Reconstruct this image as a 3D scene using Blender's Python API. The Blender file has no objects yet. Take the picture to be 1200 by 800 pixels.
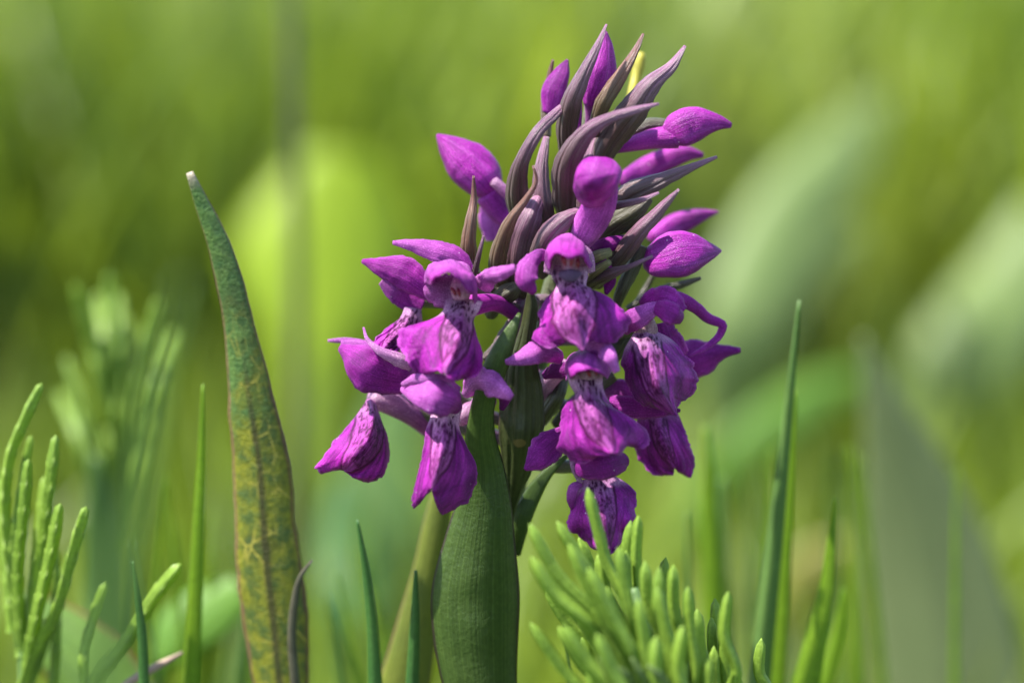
import bpy, math, random
import numpy as np
from mathutils import Vector, Matrix, noise

random.seed(7)
rng = np.random.default_rng(11)
scene = bpy.context.scene
COL = scene.collection
R = math.radians

# ------------------------------------------------------------------ camera
PITCH = R(10.0)
D0 = 0.34                       # camera to the orchid's stem, metres
ZC = 0.165                      # height of the picture's centre at the stem
CAM = Vector((0.0, -D0 * math.cos(PITCH), ZC + D0 * math.sin(PITCH)))
LENS, SENSOR = 100.0, 36.0
cam_data = bpy.data.cameras.new('camera')
cam_data.lens = LENS
cam_data.sensor_width = SENSOR
cam_data.clip_start = 0.005
cam_data.clip_end = 2000.0
cam_data.dof.use_dof = True
cam_data.dof.focus_distance = D0 - 0.010
cam_data.dof.aperture_fstop = 8.0
cam_data.dof.aperture_blades = 9
camera = bpy.data.objects.new('camera', cam_data)
camera.location = CAM
camera.rotation_euler = (math.pi / 2 - PITCH, 0, 0)
COL.objects.link(camera)
scene.camera = camera

# ------------------------------------------------------------------ light
SUN_DIR = Vector((-0.46, -0.10, 0.88)).normalized()      # towards the sun
SUN_EL = math.asin(SUN_DIR.z)
SUN_AZ = math.atan2(SUN_DIR.x, SUN_DIR.y)                # clockwise from +Y
world = bpy.data.worlds.new('World')
scene.world = world
world.use_nodes = True
wn = world.node_tree
sky = wn.nodes.new('ShaderNodeTexSky')
sky.sky_type = 'NISHITA'
sky.sun_disc = False
sky.sun_elevation = SUN_EL
sky.sun_rotation = SUN_AZ
bg = wn.nodes['Background']
bg.inputs['Strength'].default_value = 0.12
wn.links.new(sky.outputs['Color'], bg.inputs['Color'])
sun_data = bpy.data.lights.new('sun', 'SUN')
sun_data.energy = 5.0
sun_data.angle = R(0.6)
sun_data.color = (1.0, 0.955, 0.87)
sun = bpy.data.objects.new('sun', sun_data)
sun.rotation_euler = SUN_DIR.to_track_quat('Z', 'Y').to_euler()
sun.location = (0, 0, 3)
COL.objects.link(sun)
vs = scene.view_settings
vs.view_transform = 'Standard'
vs.look = 'None'
vs.exposure = 1.8
vs.gamma = 1.0
vs.use_curve_mapping = False
scene.render.engine = 'CYCLES'
scene.cycles.use_denoising = True
scene.cycles.max_bounces = 8
scene.cycles.transmission_bounces = 6
scene.cycles.diffuse_bounces = 5

# ------------------------------------------------------------------ pixels to places
CR = Matrix.Rotation(math.pi / 2 - PITCH, 3, 'X')
PXS = SENSOR / LENS / 1200.0

def W(px, py, y=0.0):
    """point seen at photo pixel (px, py) on the upright plane y millimetres behind the stem"""
    d = CR @ Vector(((px - 600) * PXS, (400 - py) * PXS, -1.0))
    k = (y * 0.001 - CAM.y) / d.y
    return CAM + d * k

def pxsize(p):
    """metres that one photo pixel covers at point p"""
    return ((p - CAM) @ (CR @ Vector((0, 0, -1)))) * PXS

def catmull(pts, n):
    """n samples along a spline through pts (any length tuples), even in chord length"""
    P = np.array(pts, float)
    if len(P) == 1:
        return np.repeat(P, n, 0)
    geo = P[:, :3] if P.shape[1] >= 3 else P
    seg = np.linalg.norm(np.diff(geo, axis=0), axis=1) + 1e-9
    knot = np.concatenate([[0], np.cumsum(seg)])
    knot /= knot[-1]
    ext = np.vstack([2 * P[0] - P[1], P, 2 * P[-1] - P[-2]])
    out = []
    for u in np.linspace(0, 1, n):
        i = min(max(int(np.searchsorted(knot, u, 'right')) - 1, 0), len(P) - 2)
        t = (u - knot[i]) / (knot[i + 1] - knot[i])
        p0, p1, p2, p3 = ext[i], ext[i + 1], ext[i + 2], ext[i + 3]
        # tangents scaled for uneven knots
        d1 = (p2 - p1)
        k0 = seg[i - 1] if i > 0 else seg[i]
        k2 = seg[i + 1] if i + 1 < len(seg) else seg[i]
        m1 = 0.5 * ((p1 - p0) / k0 + d1 / seg[i]) * seg[i]
        m2 = 0.5 * (d1 / seg[i] + (p3 - p2) / k2) * seg[i]
        t2, t3 = t * t, t * t * t
        out.append((2 * t3 - 3 * t2 + 1) * p1 + (t3 - 2 * t2 + t) * m1 + (-2 * t3 + 3 * t2) * p2 + (t3 - t2) * m2)
    return np.array(out)

def world_pts(mid):
    """[(px,py,y)] or ('w',x,y,z) in metres -> [Vector]"""
    return [Vector(m[1:]) if m[0] == 'w' else W(*m) for m in mid]

# ------------------------------------------------------------------ meshes
SERIAL = 0
def smooth(me):
    me.polygons.foreach_set('use_smooth', [True] * len(me.polygons))

def obj(name, verts, faces, mat, parent=None, uvs=None, cols=None, flat=False):
    base = parent
    off = Vector((0, 0, 0))
    while base is not None:
        off = off + base.location
        base = base.parent
    V = np.array([tuple(v) for v in verts], float) - np.array(off)
    me = bpy.data.meshes.new(name)
    me.from_pydata(V.tolist(), [], faces)
    if uvs is not None:
        lay = me.uv_layers.new(name='UVMap')
        li = np.zeros(len(me.loops), dtype=np.int32)
        me.loops.foreach_get('vertex_index', li)
        lay.data.foreach_set('uv', np.array(uvs, float)[li].ravel())
    if cols is not None:
        ca = me.color_attributes.new('Col', 'FLOAT_COLOR', 'POINT')
        c4 = np.ones((len(V), 4)); c4[:, :3] = cols
        ca.data.foreach_set('color', c4.ravel())
    if not flat:
        smooth(me)
    me.materials.append(mat)
    me.update()
    o = bpy.data.objects.new(name, me)
    COL.objects.link(o)
    if parent is not None:
        o.parent = parent
    return o

def thing(name, label, cat, loc, group=None):
    o = bpy.data.objects.new(name, None)
    o.empty_display_size = 0.01
    o.location = loc
    o['label'] = label; o['category'] = cat
    if group: o['group'] = group
    COL.objects.link(o)
    return o

def tag(o, label, cat, group=None):
    o['label'] = label; o['category'] = cat
    if group: o['group'] = group
    return o

def sheet(name, G, mat, parent=None, thick=0.00025, colf=None, sv=None):
    """G: (n, m, 3) grid of points -> a leaf of real thickness with UV = (across, along)"""
    n, m = G.shape[:2]
    du = np.gradient(G, axis=0); dv = np.gradient(G, axis=1)
    N = np.cross(dv, du)
    ln = np.linalg.norm(N, axis=2, keepdims=True)
    N = N / np.maximum(ln, 1e-12)
    # thinner towards all four borders
    s = (np.linspace(0, 1, n) if sv is None else np.array(sv))[:, None]; t = np.linspace(-1, 1, m)[None, :]
    edge = np.minimum(1, 0.25 + 3.0 * np.minimum(1 - np.abs(t), 1.0) * np.ones_like(s))
    h = (0.5 * thick * edge)[..., None]
    A = (G + N * h).reshape(-1, 3); B = (G - N * h).reshape(-1, 3)
    V = np.vstack([A, B]); K = n * m
    F = []
    for i in range(n - 1):
        for j in range(m - 1):
            a, b, c, d = i * m + j, i * m + j + 1, (i + 1) * m + j + 1, (i + 1) * m + j
            F.append((a, b, c, d)); F.append((K + d, K + c, K + b, K + a))
    for i in range(n - 1):
        for j, r in ((0, 0), (m - 1, 1)):
            a, d = i * m + j, (i + 1) * m + j
            F.append((a, d, K + d, K + a) if r == 0 else (d, a, K + a, K + d))
    for j in range(m - 1):
        for i, r in ((0, 0), (n - 1, 1)):
            a, b = i * m + j, i * m + j + 1
            F.append((b, a, K + a, K + b) if r == 0 else (a, b, K + b, K + a))
    uv = np.stack(np.broadcast_arrays((t + 1) / 2, s), axis=2).reshape(-1, 2)
    uv = np.vstack([uv, uv])
    cols = None
    if colf is not None:
        c = np.array([[colf(float(s[i, 0]), float(t[0, j]), G[i, j]) for j in range(m)] for i in range(n)]).reshape(-1, 3)
        cols = np.vstack([c, c])
    return obj(name, V, F, mat, parent, uv, cols)

def frame_along(C, roll):
    T = np.gradient(C, axis=0)
    T /= np.maximum(np.linalg.norm(T, axis=1, keepdims=True), 1e-12)
    cam = np.array(CAM)
    Wd, Nn = [], []
    prev = None
    for i in range(len(C)):
        view = cam - C[i]; view /= np.linalg.norm(view)
        w = np.cross(T[i], view)
        if np.linalg.norm(w) < 0.15 and prev is not None:
            w = prev - T[i] * np.dot(prev, T[i])
        w /= max(np.linalg.norm(w), 1e-9)
        if prev is not None and np.dot(prev, w) < 0: w = -w
        prev = w
        nn = np.cross(w, T[i]); nn /= max(np.linalg.norm(nn), 1e-9)
        if i == 0 and np.dot(nn, view) < 0 and roll == 0: pass
        if np.dot(nn, view) < 0: nn = -nn
        a = R(roll if np.isscalar(roll) else float(np.interp(i / (len(C) - 1), np.linspace(0, 1, len(roll)), roll)))
        Wd.append(w * math.cos(a) + nn * math.sin(a)); Nn.append(nn * math.cos(a) - w * math.sin(a))
    return T, np.array(Wd), np.array(Nn)

def ribbon(name, mid, hw, mat, parent=None, n=30, m=11, cup=0.25, keel=0.0, roll=0.0, thick=0.3, wave=0.0, wfreq=5.0, colf=None, root=None, seed=None, jag=None, crump=None, dents=(), veins=0.0):
    """leaf / petal / blade along a midline of pixels with half widths in pixels"""
    global SERIAL
    SERIAL += 1
    seed = SERIAL if seed is None else seed
    petal = mat is M['petal']
    if petal:
        cup *= .5; veins = .05; keel += .22 if name != 'hood' else .08; thick = min(thick, .2); n = max(n, 34); m = max(m, 15)
    jag = (.13 if petal else 0.0) if jag is None else jag
    crump = (.28 if petal else 0.0) if crump is None else crump
    P = world_pts(mid)
    widths = [h * pxsize(p) for h, p in zip(hw, P)]
    ctl = [(*p, w) for p, w in zip(P, widths)]
    S = catmull(ctl, n)
    sv = list(np.linspace(0, 1, n))
    if root is not None:                      # carry it on down to the ground
        q = P[-1]; d = (P[-1] - P[-2]).normalized() * .02
        tail = [(*q, widths[-1]), (q.x + d.x + root[0] * .4, q.y + d.y + root[1] * .4, q.z * .6, widths[-1] * (1 + root[2]) / 2),
                (q.x + d.x + root[0], q.y + d.y + root[1], -.003, widths[-1] * root[2] * .5)]
        X = catmull(tail, 12)[1:]
        vis = sum((x - y).length for x, y in zip(P, P[1:]))
        sv += [1 + (k + 1) / 11 * q.z / vis for k in range(11)]
        S = np.vstack([S, X]); n += 11
    C, w = S[:, :3], np.maximum(S[:, 3], 1e-5)
    T, Wd, Nn = frame_along(C, roll)
    t = np.linspace(-1, 1, m)
    G = np.zeros((n, m, 3))
    rs = np.random.default_rng(seed + 5)
    ph = rs.uniform(0, 6.28, 3); off = Vector((seed * 1.7, seed * .3, 0))
    for i in range(n):
        s = sv[i]
        for j in range(m):
            a = t[j]
            ww = w[i]
            if jag: ww *= 1 + jag * abs(a) * (noise.noise(Vector((s * 11, 2.0 if a > 0 else 9.0, seed))) + .5 * noise.noise(Vector((s * 29, 2.0 if a > 0 else 9.0, seed))))
            z = -cup * a * a - keel * abs(a)
            if veins: z += veins * abs(math.sin(a * (7.85 if not petal else 5.5) + .15 * math.sin(s * 9 + seed))) * min(1, s * 6)
            z += wave * (a * a) * math.sin(wfreq * 6.28 * s + ph[0] + (0 if a < 0 else ph[1]))
            p = C[i] + Wd[i] * a * ww
            if crump:
                z += crump * (noise.noise(Vector(p) * 330 + off) + .6 * noise.noise(Vector(p) * 800 + off)) * (.4 + .6 * abs(a))
            for (ds, da, dr, dz) in dents:
                z += dz * math.exp(-((s - ds) / dr) ** 2 - ((a - da) / .45) ** 2)
            G[i, j] = p + Nn[i] * z * ww
    return sheet(name, G, mat, parent, thick * 0.001, colf, sv)

def tube(name, mid, rad, mat, parent=None, n=20, k=14, flat=1.0, ridge=0.0, nr=3, colf=None, root=None, roll=0, wrinkle=0.0):
    """lofted body along a midline of pixels, radii in pixels"""
    P = world_pts(mid)
    rr = [r * pxsize(p) for r, p in zip(rad, P)]
    if root is not None:
        q = P[-1]
        P.append(Vector((q.x + root[0], q.y + root[1], -0.003))); rr.append(rr[-1] * root[2]); n += 10
    S = catmull([(*p, r) for p, r in zip(P, rr)], n)
    C, r = S[:, :3], np.maximum(S[:, 3], 2e-5)
    T, Wd, Nn = frame_along(C, roll)
    V, F, UV = [], [], []
    ph0 = (abs(C[0][0]) * 3000) % 2.0
    for i in range(n):
        for j in range(k):
            a = 6.28318 * j / k
            q = r[i] * (1 + ridge * (1.3 * abs(math.cos(nr * (a + ph0) / 2)) ** 2.5 - 0.6))
            if wrinkle:
                d = Vector(C[i] + (Wd[i] * math.cos(a) + Nn[i] * math.sin(a)) * q)
                q *= 1 + wrinkle * (noise.noise(d * 300) + .5 * noise.noise(d * 900))
            V.append(C[i] + Wd[i] * math.cos(a) * q + Nn[i] * math.sin(a) * q * flat)
            UV.append((abs(j / k * 2 - 1), i / (n - 1)))
    for i in range(n - 1):
        for j in range(k):
            F.append((i * k + j, i * k + (j + 1) % k, (i + 1) * k + (j + 1) % k, (i + 1) * k + j))
    for e, ring in ((0, 0), (1, (n - 1) * k)):
        V.append(C[0] - T[0] * r[0] * .3 if e == 0 else C[-1] + T[-1] * r[-1] * .3); UV.append((0.5, e))
        c = len(V) - 1
        for j in range(k):
            f = (c, ring + (j + 1) % k, ring + j)
            F.append(f if e == 0 else f[::-1])
    cols = None
    if colf is not None:
        cols = [colf(u[1], u[0] * 2 - 1, v) for u, v in zip(UV, V)]
    return obj(name, V, F, mat, parent, UV, cols)

def net(name, rows, mat, parent=None, n=24, m=40, thick=0.2, colf=None, ruffle=0.0):
    """surface through a net of pixel control points"""
    RW = [catmull([tuple(W(*p)) for p in r], m) for r in rows]
    G = np.zeros((n, m, 3))
    for j in range(m):
        G[:, j] = catmull([tuple(r[j]) for r in RW], n)
    if ruffle:
        for i in range(n):
            for j in range(m):
                G[i, j] += ruffle * 0.001 * np.array((.5, 1.3, .7)) * (noise.noise(Vector(G[i, j]) * 420) + .5 * noise.noise(Vector(G[i, j]) * 1000))
    return sheet(name, G, mat, parent, thick * 0.001, colf)

# ------------------------------------------------------------------ materials
def new_mat(name):
    m = bpy.data.materials.new(name); m.use_nodes = True
    nt = m.node_tree
    for nd in list(nt.nodes): nt.nodes.remove(nd)
    return m, nt

class NT:
    def __init__(self, nt): self.nt = nt
    def n(self, kind, **kw):
        nd = self.nt.nodes.new('ShaderNode' + kind)
        for k, v in kw.items():
            if k.startswith('i_'):
                nd.inputs[k[2:].replace('_', ' ')].default_value = v
            else: setattr(nd, k, v)
        return nd
    def l(self, a, b): self.nt.links.new(a, b)
    def mix(self, fac, a, b, blend='MIX'):
        nd = self.nt.nodes.new('ShaderNodeMix'); nd.data_type = 'RGBA'; nd.blend_type = blend
        for sock, v in ((nd.inputs[0], fac), (nd.inputs[6], a), (nd.inputs[7], b)):
            if hasattr(v, 'node'): self.l(v, sock)
            elif isinstance(v, (int, float)): sock.default_value = v
            else: sock.default_value = (*v, 1)
        return nd.outputs[2]
    def ramp(self, fac, stops, interp='LINEAR'):
        nd = self.nt.nodes.new('ShaderNodeValToRGB'); cr = nd.color_ramp; cr.interpolation = interp
        while len(cr.elements) < len(stops): cr.elements.new(0.5)
        for e, (p, c) in zip(cr.elements, stops):
            e.position = p; e.color = (*c, 1) if len(c) == 3 else c
        self.l(fac, nd.inputs[0]); return nd.outputs[0]
    def noise(self, vec, scale, detail=3.0, rough=0.55):
        nd = self.n('TexNoise'); nd.inputs['Scale'].default_value = scale
        nd.inputs['Detail'].default_value = detail; nd.inputs['Roughness'].default_value = rough
        self.l(vec, nd.inputs['Vector']); return nd.outputs['Fac']
    def map(self, vec, scale):
        nd = self.n('Mapping'); nd.inputs['Scale'].default_value = scale
        self.l(vec, nd.inputs['Vector']); return nd.outputs['Vector']
    def finish(self, color, rough=0.5, trans=0.3, tcol=None, bump=None, bstr=0.3, bdist=0.0001, spec=0.4, sheen=0.0):
        p = self.n('BsdfPrincipled')
        self.l(color, p.inputs['Base Color'])
        p.inputs['Roughness'].default_value = rough
        p.inputs['Specular IOR Level'].default_value = spec
        if sheen:
            p.inputs['Sheen Weight'].default_value = sheen
            p.inputs['Sheen Roughness'].default_value = 0.4
        out = self.n('OutputMaterial')
        if bump is not None:
            b = self.n('Bump'); b.inputs['Strength'].default_value = bstr; b.inputs['Distance'].default_value = bdist
            self.l(bump, b.inputs['Height']); self.l(b.outputs['Normal'], p.inputs['Normal'])
        if trans > 0:
            tr = self.n('BsdfTranslucent')
            self.l(tcol if tcol is not None else color, tr.inputs['Color'])
            ms = self.n('MixShader'); ms.inputs[0].default_value = trans
            self.l(p.outputs[0], ms.inputs[1]); self.l(tr.outputs[0], ms.inputs[2]); self.l(ms.outputs[0], out.inputs[0])
        else:
            self.l(p.outputs[0], out.inputs[0])

def petal_mat(name, tint=(1, 1, 1), trans=0.46):
    m, nt = new_mat(name); q = NT(nt)
    at = q.n('Attribute', attribute_name='Col'); tc = q.n('TexCoord')
    n1 = q.noise(tc.outputs['Object'], 260, 3); n2 = q.noise(tc.outputs['Object'], 6000, 2, .6)
    uvs = q.noise(q.map(tc.outputs['UV'], (34, 2.2, 1)), 1.0, 3)
    c = q.mix(1.0, at.outputs['Color'], q.ramp(n1, [(.32, (.66, .58, .70)), (.68, (1.28, 1.35, 1.22))]), 'MULTIPLY')
    c = q.mix(1.0, c, q.ramp(uvs, [(.32, (.62, .55, .64)), (.56, (1.06, 1.06, 1.06))]), 'MULTIPLY')
    c = q.mix(1.0, c, q.ramp(n2, [(.3, (.74, .70, .74)), (.58, (1.0, 1.0, 1.0)), (.70, (1.5, 2.2, 1.5))]), 'MULTIPLY')
    c = q.mix(1.0, c, tint, 'MULTIPLY')
    vo = q.n('TexVoronoi'); vo.inputs['Scale'].default_value = 620; q.l(tc.outputs['Object'], vo.inputs['Vector'])
    sc = q.n('SeparateColor'); q.l(vo.outputs['Color'], sc.inputs[0])
    pick = q.mix(1.0, q.ramp(sc.outputs[0], [(.66, (0, 0, 0)), (.70, (1, 1, 1))]), q.ramp(vo.outputs['Distance'], [(.03, (1, 1, 1)), (.06, (0, 0, 0))]), 'MULTIPLY')
    c = q.mix(pick, c, (.80, .62, .80))
    n3 = q.noise(tc.outputs['Object'], 9000, 1, .5)
    mx = q.n('Math', operation='MULTIPLY_ADD'); q.l(n2, mx.inputs[0]); mx.inputs[1].default_value = .3; q.l(uvs, mx.inputs[2])
    mz = q.n('Math', operation='ADD'); q.l(mx.outputs[0], mz.inputs[0]); q.l(n3, mz.inputs[1])
    q.finish(c, 0.38, trans, None, mz.outputs[0], 0.9, 0.00012, 0.26, 0.03)
    return m

def bract_mat(name, tipc, midc, basec, trans=0.22):
    """mauve at the tip, greener towards the base, fine pale grain"""
    m, nt = new_mat(name); q = NT(nt); tc = q.n('TexCoord')
    sx = q.n('SeparateXYZ'); q.l(tc.outputs['UV'], sx.inputs[0])
    st = q.noise(q.map(tc.outputs['UV'], (34, 1.2, 1)), 1.0, 3, .6)
    n1 = q.noise(tc.outputs['Object'], 150, 3); n2 = q.noise(tc.outputs['Object'], 7000, 2, .7)
    ad = q.n('Math', operation='MULTIPLY_ADD'); q.l(n1, ad.inputs[0]); ad.inputs[1].default_value = .7; q.l(sx.outputs[1], ad.inputs[2])
    c = q.ramp(ad.outputs[0], [(.25, tipc), (.62, midc), (1.0, basec)])
    c = q.mix(1.0, c, q.ramp(st, [(.36, (.50, .46, .48)), (.50, (1.0, 1.0, 1.0)), (.64, (1.35, 1.3, 1.35))]), 'MULTIPLY')
    c = q.mix(1.0, c, q.ramp(n2, [(.35, (.78, .78, .78)), (.6, (1.05, 1.05, 1.05)), (.74, (1.9, 1.85, 1.9))]), 'MULTIPLY')
    mx = q.n('Math', operation='MULTIPLY_ADD'); q.l(n2, mx.inputs[0]); mx.inputs[1].default_value = .6; q.l(st, mx.inputs[2])
    q.finish(c, 0.33, trans, None, mx.outputs[0], 0.9, 0.00016, 0.75, 0.10)
    return m

def leaf_mat(name, ca, cb, trans=0.3, rough=0.42, veins=30, edge=None, tcol=None, spec=0.45, spots=None, patch=None):
    m, nt = new_mat(name); q = NT(nt); tc = q.n('TexCoord')
    st = q.noise(q.map(tc.outputs['UV'], (veins, .8, 1)), 1.0, 3, .5)
    n1 = q.noise(tc.outputs['Object'], 90, 4, .6)
    n2 = q.noise(tc.outputs['Object'], 1900, 2)
    c = q.mix(q.ramp(n1, [(.34, (0, 0, 0)), (.68, (1, 1, 1))]), ca, cb)
    c = q.mix(1.0, c, q.ramp(st, [(.34, (.72, .76, .74)), (.62, (1.1, 1.1, 1.08))]), 'MULTIPLY')
    c = q.mix(1.0, c, q.ramp(n2, [(.3, (.86, .86, .86)), (.7, (1.12, 1.12, 1.12))]), 'MULTIPLY')
    if spots is not None:
        vo = q.n('TexVoronoi'); vo.inputs['Scale'].default_value = 420; q.l(tc.outputs['Object'], vo.inputs['Vector'])
        c = q.mix(q.ramp(vo.outputs['Distance'], [(.08, (.8, .8, .8)), (.17, (0, 0, 0))]), c, spots)
    if patch is not None:
        pu, pv, ru, rv, pc = patch
        mp = q.n('Mapping'); mp.inputs['Location'].default_value = (-pu / ru, -pv / rv, 0); mp.inputs['Scale'].default_value = (1 / ru, 1 / rv, 0)
        q.l(tc.outputs['UV'], mp.inputs['Vector'])
        ln = q.n('VectorMath', operation='LENGTH'); q.l(mp.outputs['Vector'], ln.inputs[0])
        pw = q.n('Math', operation='MULTIPLY_ADD'); q.l(n1, pw.inputs[0]); pw.inputs[1].default_value = 1.2; q.l(ln.outputs['Value'], pw.inputs[2])
        c = q.mix(q.ramp(pw.outputs[0], [(.9, (.9, .9, .9)), (1.0, (0, 0, 0))]), c, pc)
    if edge is not None:
        sx = q.n('SeparateXYZ'); q.l(tc.outputs['UV'], sx.inputs[0])
        a = q.n('Math', operation='SUBTRACT'); q.l(sx.outputs[0], a.inputs[0]); a.inputs[1].default_value = .5
        b = q.n('Math', operation='ABSOLUTE'); q.l(a.outputs[0], b.inputs[0])
        wob = q.n('Math', operation='MULTIPLY_ADD'); q.l(n1, wob.inputs[0]); wob.inputs[1].default_value = .06; q.l(b.outputs[0], wob.inputs[2])
        c = q.mix(q.ramp(wob.outputs[0], [(.485, (0, 0, 0)), (.515, (1, 1, 1))]), c, edge)
    t = q.mix(1.0, c, tcol, 'MULTIPLY') if tcol is not None else None
    mx = q.n('Math', operation='ADD'); q.l(st, mx.inputs[0]); q.l(n2, mx.inputs[1])
    q.finish(c, rough, trans, t, mx.outputs[0], 0.5, 0.00015, spec)
    return m

def old_leaf_mat():
    m, nt = new_mat('mottled_leaf'); q = NT(nt); tc = q.n('TexCoord')
    sx = q.n('SeparateXYZ'); q.l(tc.outputs['UV'], sx.inputs[0])
    along = sx.outputs[1]
    n1 = q.noise(tc.outputs['Object'], 130, 5, .65); n2 = q.noise(tc.outputs['Object'], 420, 4, .65); n3 = q.noise(tc.outputs['Object'], 2400, 2)
    green = q.mix(q.ramp(n2, [(.35, (0, 0, 0)), (.65, (1, 1, 1))]), (.05, .12, .032), (.12, .20, .045))
    yel = q.mix(q.ramp(n2, [(.42, (0, 0, 0)), (.60, (1, 1, 1))]), (.21, .215, .018), (.075, .115, .024))
    ad = q.n('Math', operation='MULTIPLY_ADD'); q.l(along, ad.inputs[0]); ad.inputs[1].default_value = 1.1; q.l(n1, ad.inputs[2])
    c = q.mix(q.ramp(ad.outputs[0], [(.88, (0, 0, 0)), (1.45, (1, 1, 1))]), green, yel)
    br = q.ramp(n1, [(.5, (0, 0, 0)), (.72, (.75, .75, .75))])
    c = q.mix(br, c, (.035, .045, .015))
    # pale net of side veins
    vo = q.n('TexVoronoi'); vo.feature = 'DISTANCE_TO_EDGE'; vo.inputs['Scale'].default_value = 1.0
    q.l(q.map(tc.outputs['UV'], (3.2, 17, 1)), vo.inputs['Vector'])
    vein = q.ramp(vo.outputs['Distance'], [(.02, (1, 1, 1)), (.06, (0, 0, 0))])
    vmask = q.mix(1.0, vein, q.ramp(along, [(.26, (0, 0, 0)), (.42, (.8, .8, .8))]), 'MULTIPLY')
    vmask = q.mix(1.0, vmask, q.ramp(n1, [(.45, (0, 0, 0)), (.58, (1, 1, 1))]), 'MULTIPLY')
    c = q.mix(vmask, c, (.42, .36, .06))
    # dark midrib and brown rim
    a = q.n('Math', operation='SUBTRACT'); q.l(sx.outputs[0], a.inputs[0]); a.inputs[1].default_value = .5
    b = q.n('Math', operation='ABSOLUTE'); q.l(a.outputs[0], b.inputs[0])
    wob = q.n('Math', operation='MULTIPLY_ADD'); q.l(n2, wob.inputs[0]); wob.inputs[1].default_value = .1; q.l(b.outputs[0], wob.inputs[2])
    rib = q.mix(1.0, q.ramp(wob.outputs[0], [(.07, (.85, .85, .85)), (.13, (0, 0, 0))]), q.ramp(along, [(.30, (0, 0, 0)), (.5, (1, 1, 1))]), 'MULTIPLY')
    c = q.mix(rib, c, (.045, .04, .015))
    c = q.mix(q.ramp(wob.outputs[0], [(.47, (0, 0, 0)), (.53, (1, 1, 1))]), c, (.16, .085, .05))
    c = q.mix(1.0, c, q.ramp(n3, [(.3, (.8, .8, .8)), (.7, (1.2, 1.2, 1.2))]), 'MULTIPLY')
    tip = q.ramp(along, [(0.0, (1, 1, 1)), (.035, (0, 0, 0))])
    c = q.mix(tip, c, (.34, .28, .22))
    mx = q.n('Math', operation='ADD'); q.l(n2, mx.inputs[0]); q.l(n3, mx.inputs[1])
    q.finish(c, .5, .3, None, mx.outputs[0], .6, .0002, .4)
    return m

def plain_mat(name, c, rough=.5, trans=0.0, nscale=600, var=.25, spec=.4):
    m, nt = new_mat(name); q = NT(nt); tc = q.n('TexCoord')
    n1 = q.noise(tc.outputs['Object'], nscale, 3)
    cc = q.mix(q.ramp(n1, [(.3, (0, 0, 0)), (.7, (1, 1, 1))]), tuple(x * (1 - var) for x in c), tuple(min(1, x * (1 + var)) for x in c))
    q.finish(cc, rough, trans, None, n1, .4, .0001, spec)
    return m

def attr_leaf_mat(name, trans=.45, rough=.45):
    m, nt = new_mat(name); q = NT(nt); tc = q.n('TexCoord')
    at = q.n('Attribute', attribute_name='Col')
    n1 = q.noise(tc.outputs['Object'], 45, 3)
    c = q.mix(1.0, at.outputs['Color'], q.ramp(n1, [(.3, (.8, .82, .8)), (.7, (1.15, 1.15, 1.15))]), 'MULTIPLY')
    t = q.mix(1.0, c, (1.35, 1.25, .55), 'MULTIPLY')
    q.finish(c, rough, trans, t, None, spec=.4)
    return m

M = {}
M['petal'] = petal_mat('orchid_petal')
M['bud'] = petal_mat('orchid_bud', (0.98, .95, .98), .22)
M['bract'] = bract_mat('bract_purple', (.29, .115, .22), (.15, .055, .105), (.075, .036, .036))
M['bract_olive'] = bract_mat('bract_olive', (.085, .05, .042), (.058, .052, .022), (.045, .038, .017))
M['bract_brown'] = bract_mat('bract_brown', (.15, .040, .045), (.165, .065, .035), (.095, .06, .024))
M['stem'] = leaf_mat('orchid_stem', (.075, .10, .035), (.07, .06, .04), .1, .4, 16)
M['sheath'] = leaf_mat('sheathing_leaf', (.052, .092, .019), (.072, .115, .024), .42, .36, 40, edge=(.035, .022, .022), tcol=(1.5, 1.35, .5))
M['sheath_dark'] = leaf_mat('stem_leaf_dark', (.026, .036, .009), (.036, .038, .012), .2, .42, 26, edge=(.03, .02, .018), patch=(.5, .535, .42, .05, (.13, .09, .028)))
M['greyleaf'] = leaf_mat('leaf_grey_green', (.05, .085, .05), (.066, .10, .058), .2, .45, 30)
M['yellow_leaf'] = leaf_mat('leaf_yellowing', (.20, .23, .03), (.16, .20, .035), .4, .45, 24, edge=(.14, .07, .04))
M['old_leaf'] = old_leaf_mat()
M['dead'] = plain_mat('withered_leaf', (.055, .05, .03), .6, .1)
M['straw'] = plain_mat('dry_straw', (.32, .22, .17), .6, .2)
M['grass'] = leaf_mat('grass_bright', (.17, .29, .018), (.22, .35, .025), .6, .4, 18, tcol=(1.3, 1.2, .45))
M['grass_deep'] = leaf_mat('grass_deep', (.045, .13, .03), (.065, .16, .035), .4, .4, 18, tcol=(1.3, 1.2, .5))
M['grass_blue'] = leaf_mat('grass_blue_green', (.10, .19, .045), (.13, .23, .055), .45, .4, 18)
M['horsetail'] = leaf_mat('horsetail_shoot', (.18, .29, .035), (.24, .36, .045), .42, .5, 9, tcol=(1.35, 1.25, .45))
M['horsetail_stem'] = leaf_mat('horsetail_stem', (.09, .17, .05), (.12, .2, .06), .2, .5, 9)
M['red_edge'] = leaf_mat('leaf_red_margin', (.10, .19, .03), (.13, .22, .035), .4, .4, 14, edge=(.22, .06, .04))
M['broad'] = leaf_mat('broad_leaf', (.12, .25, .03), (.15, .29, .035), .5, .45, 12, tcol=(1.3, 1.2, .4))
M['pale'] = leaf_mat('pale_leaf', (.135, .20, .055), (.165, .225, .065), .35, .5, 14)
M['grey_broad'] = leaf_mat('grey_broad_leaf', (.12, .155, .065), (.145, .18, .078), .3, .5, 40)
M['lime'] = leaf_mat('lime_leaf', (.26, .37, .012), (.30, .40, .016), .5, .4, 10, tcol=(1.2, 1.2, .4))
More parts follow.
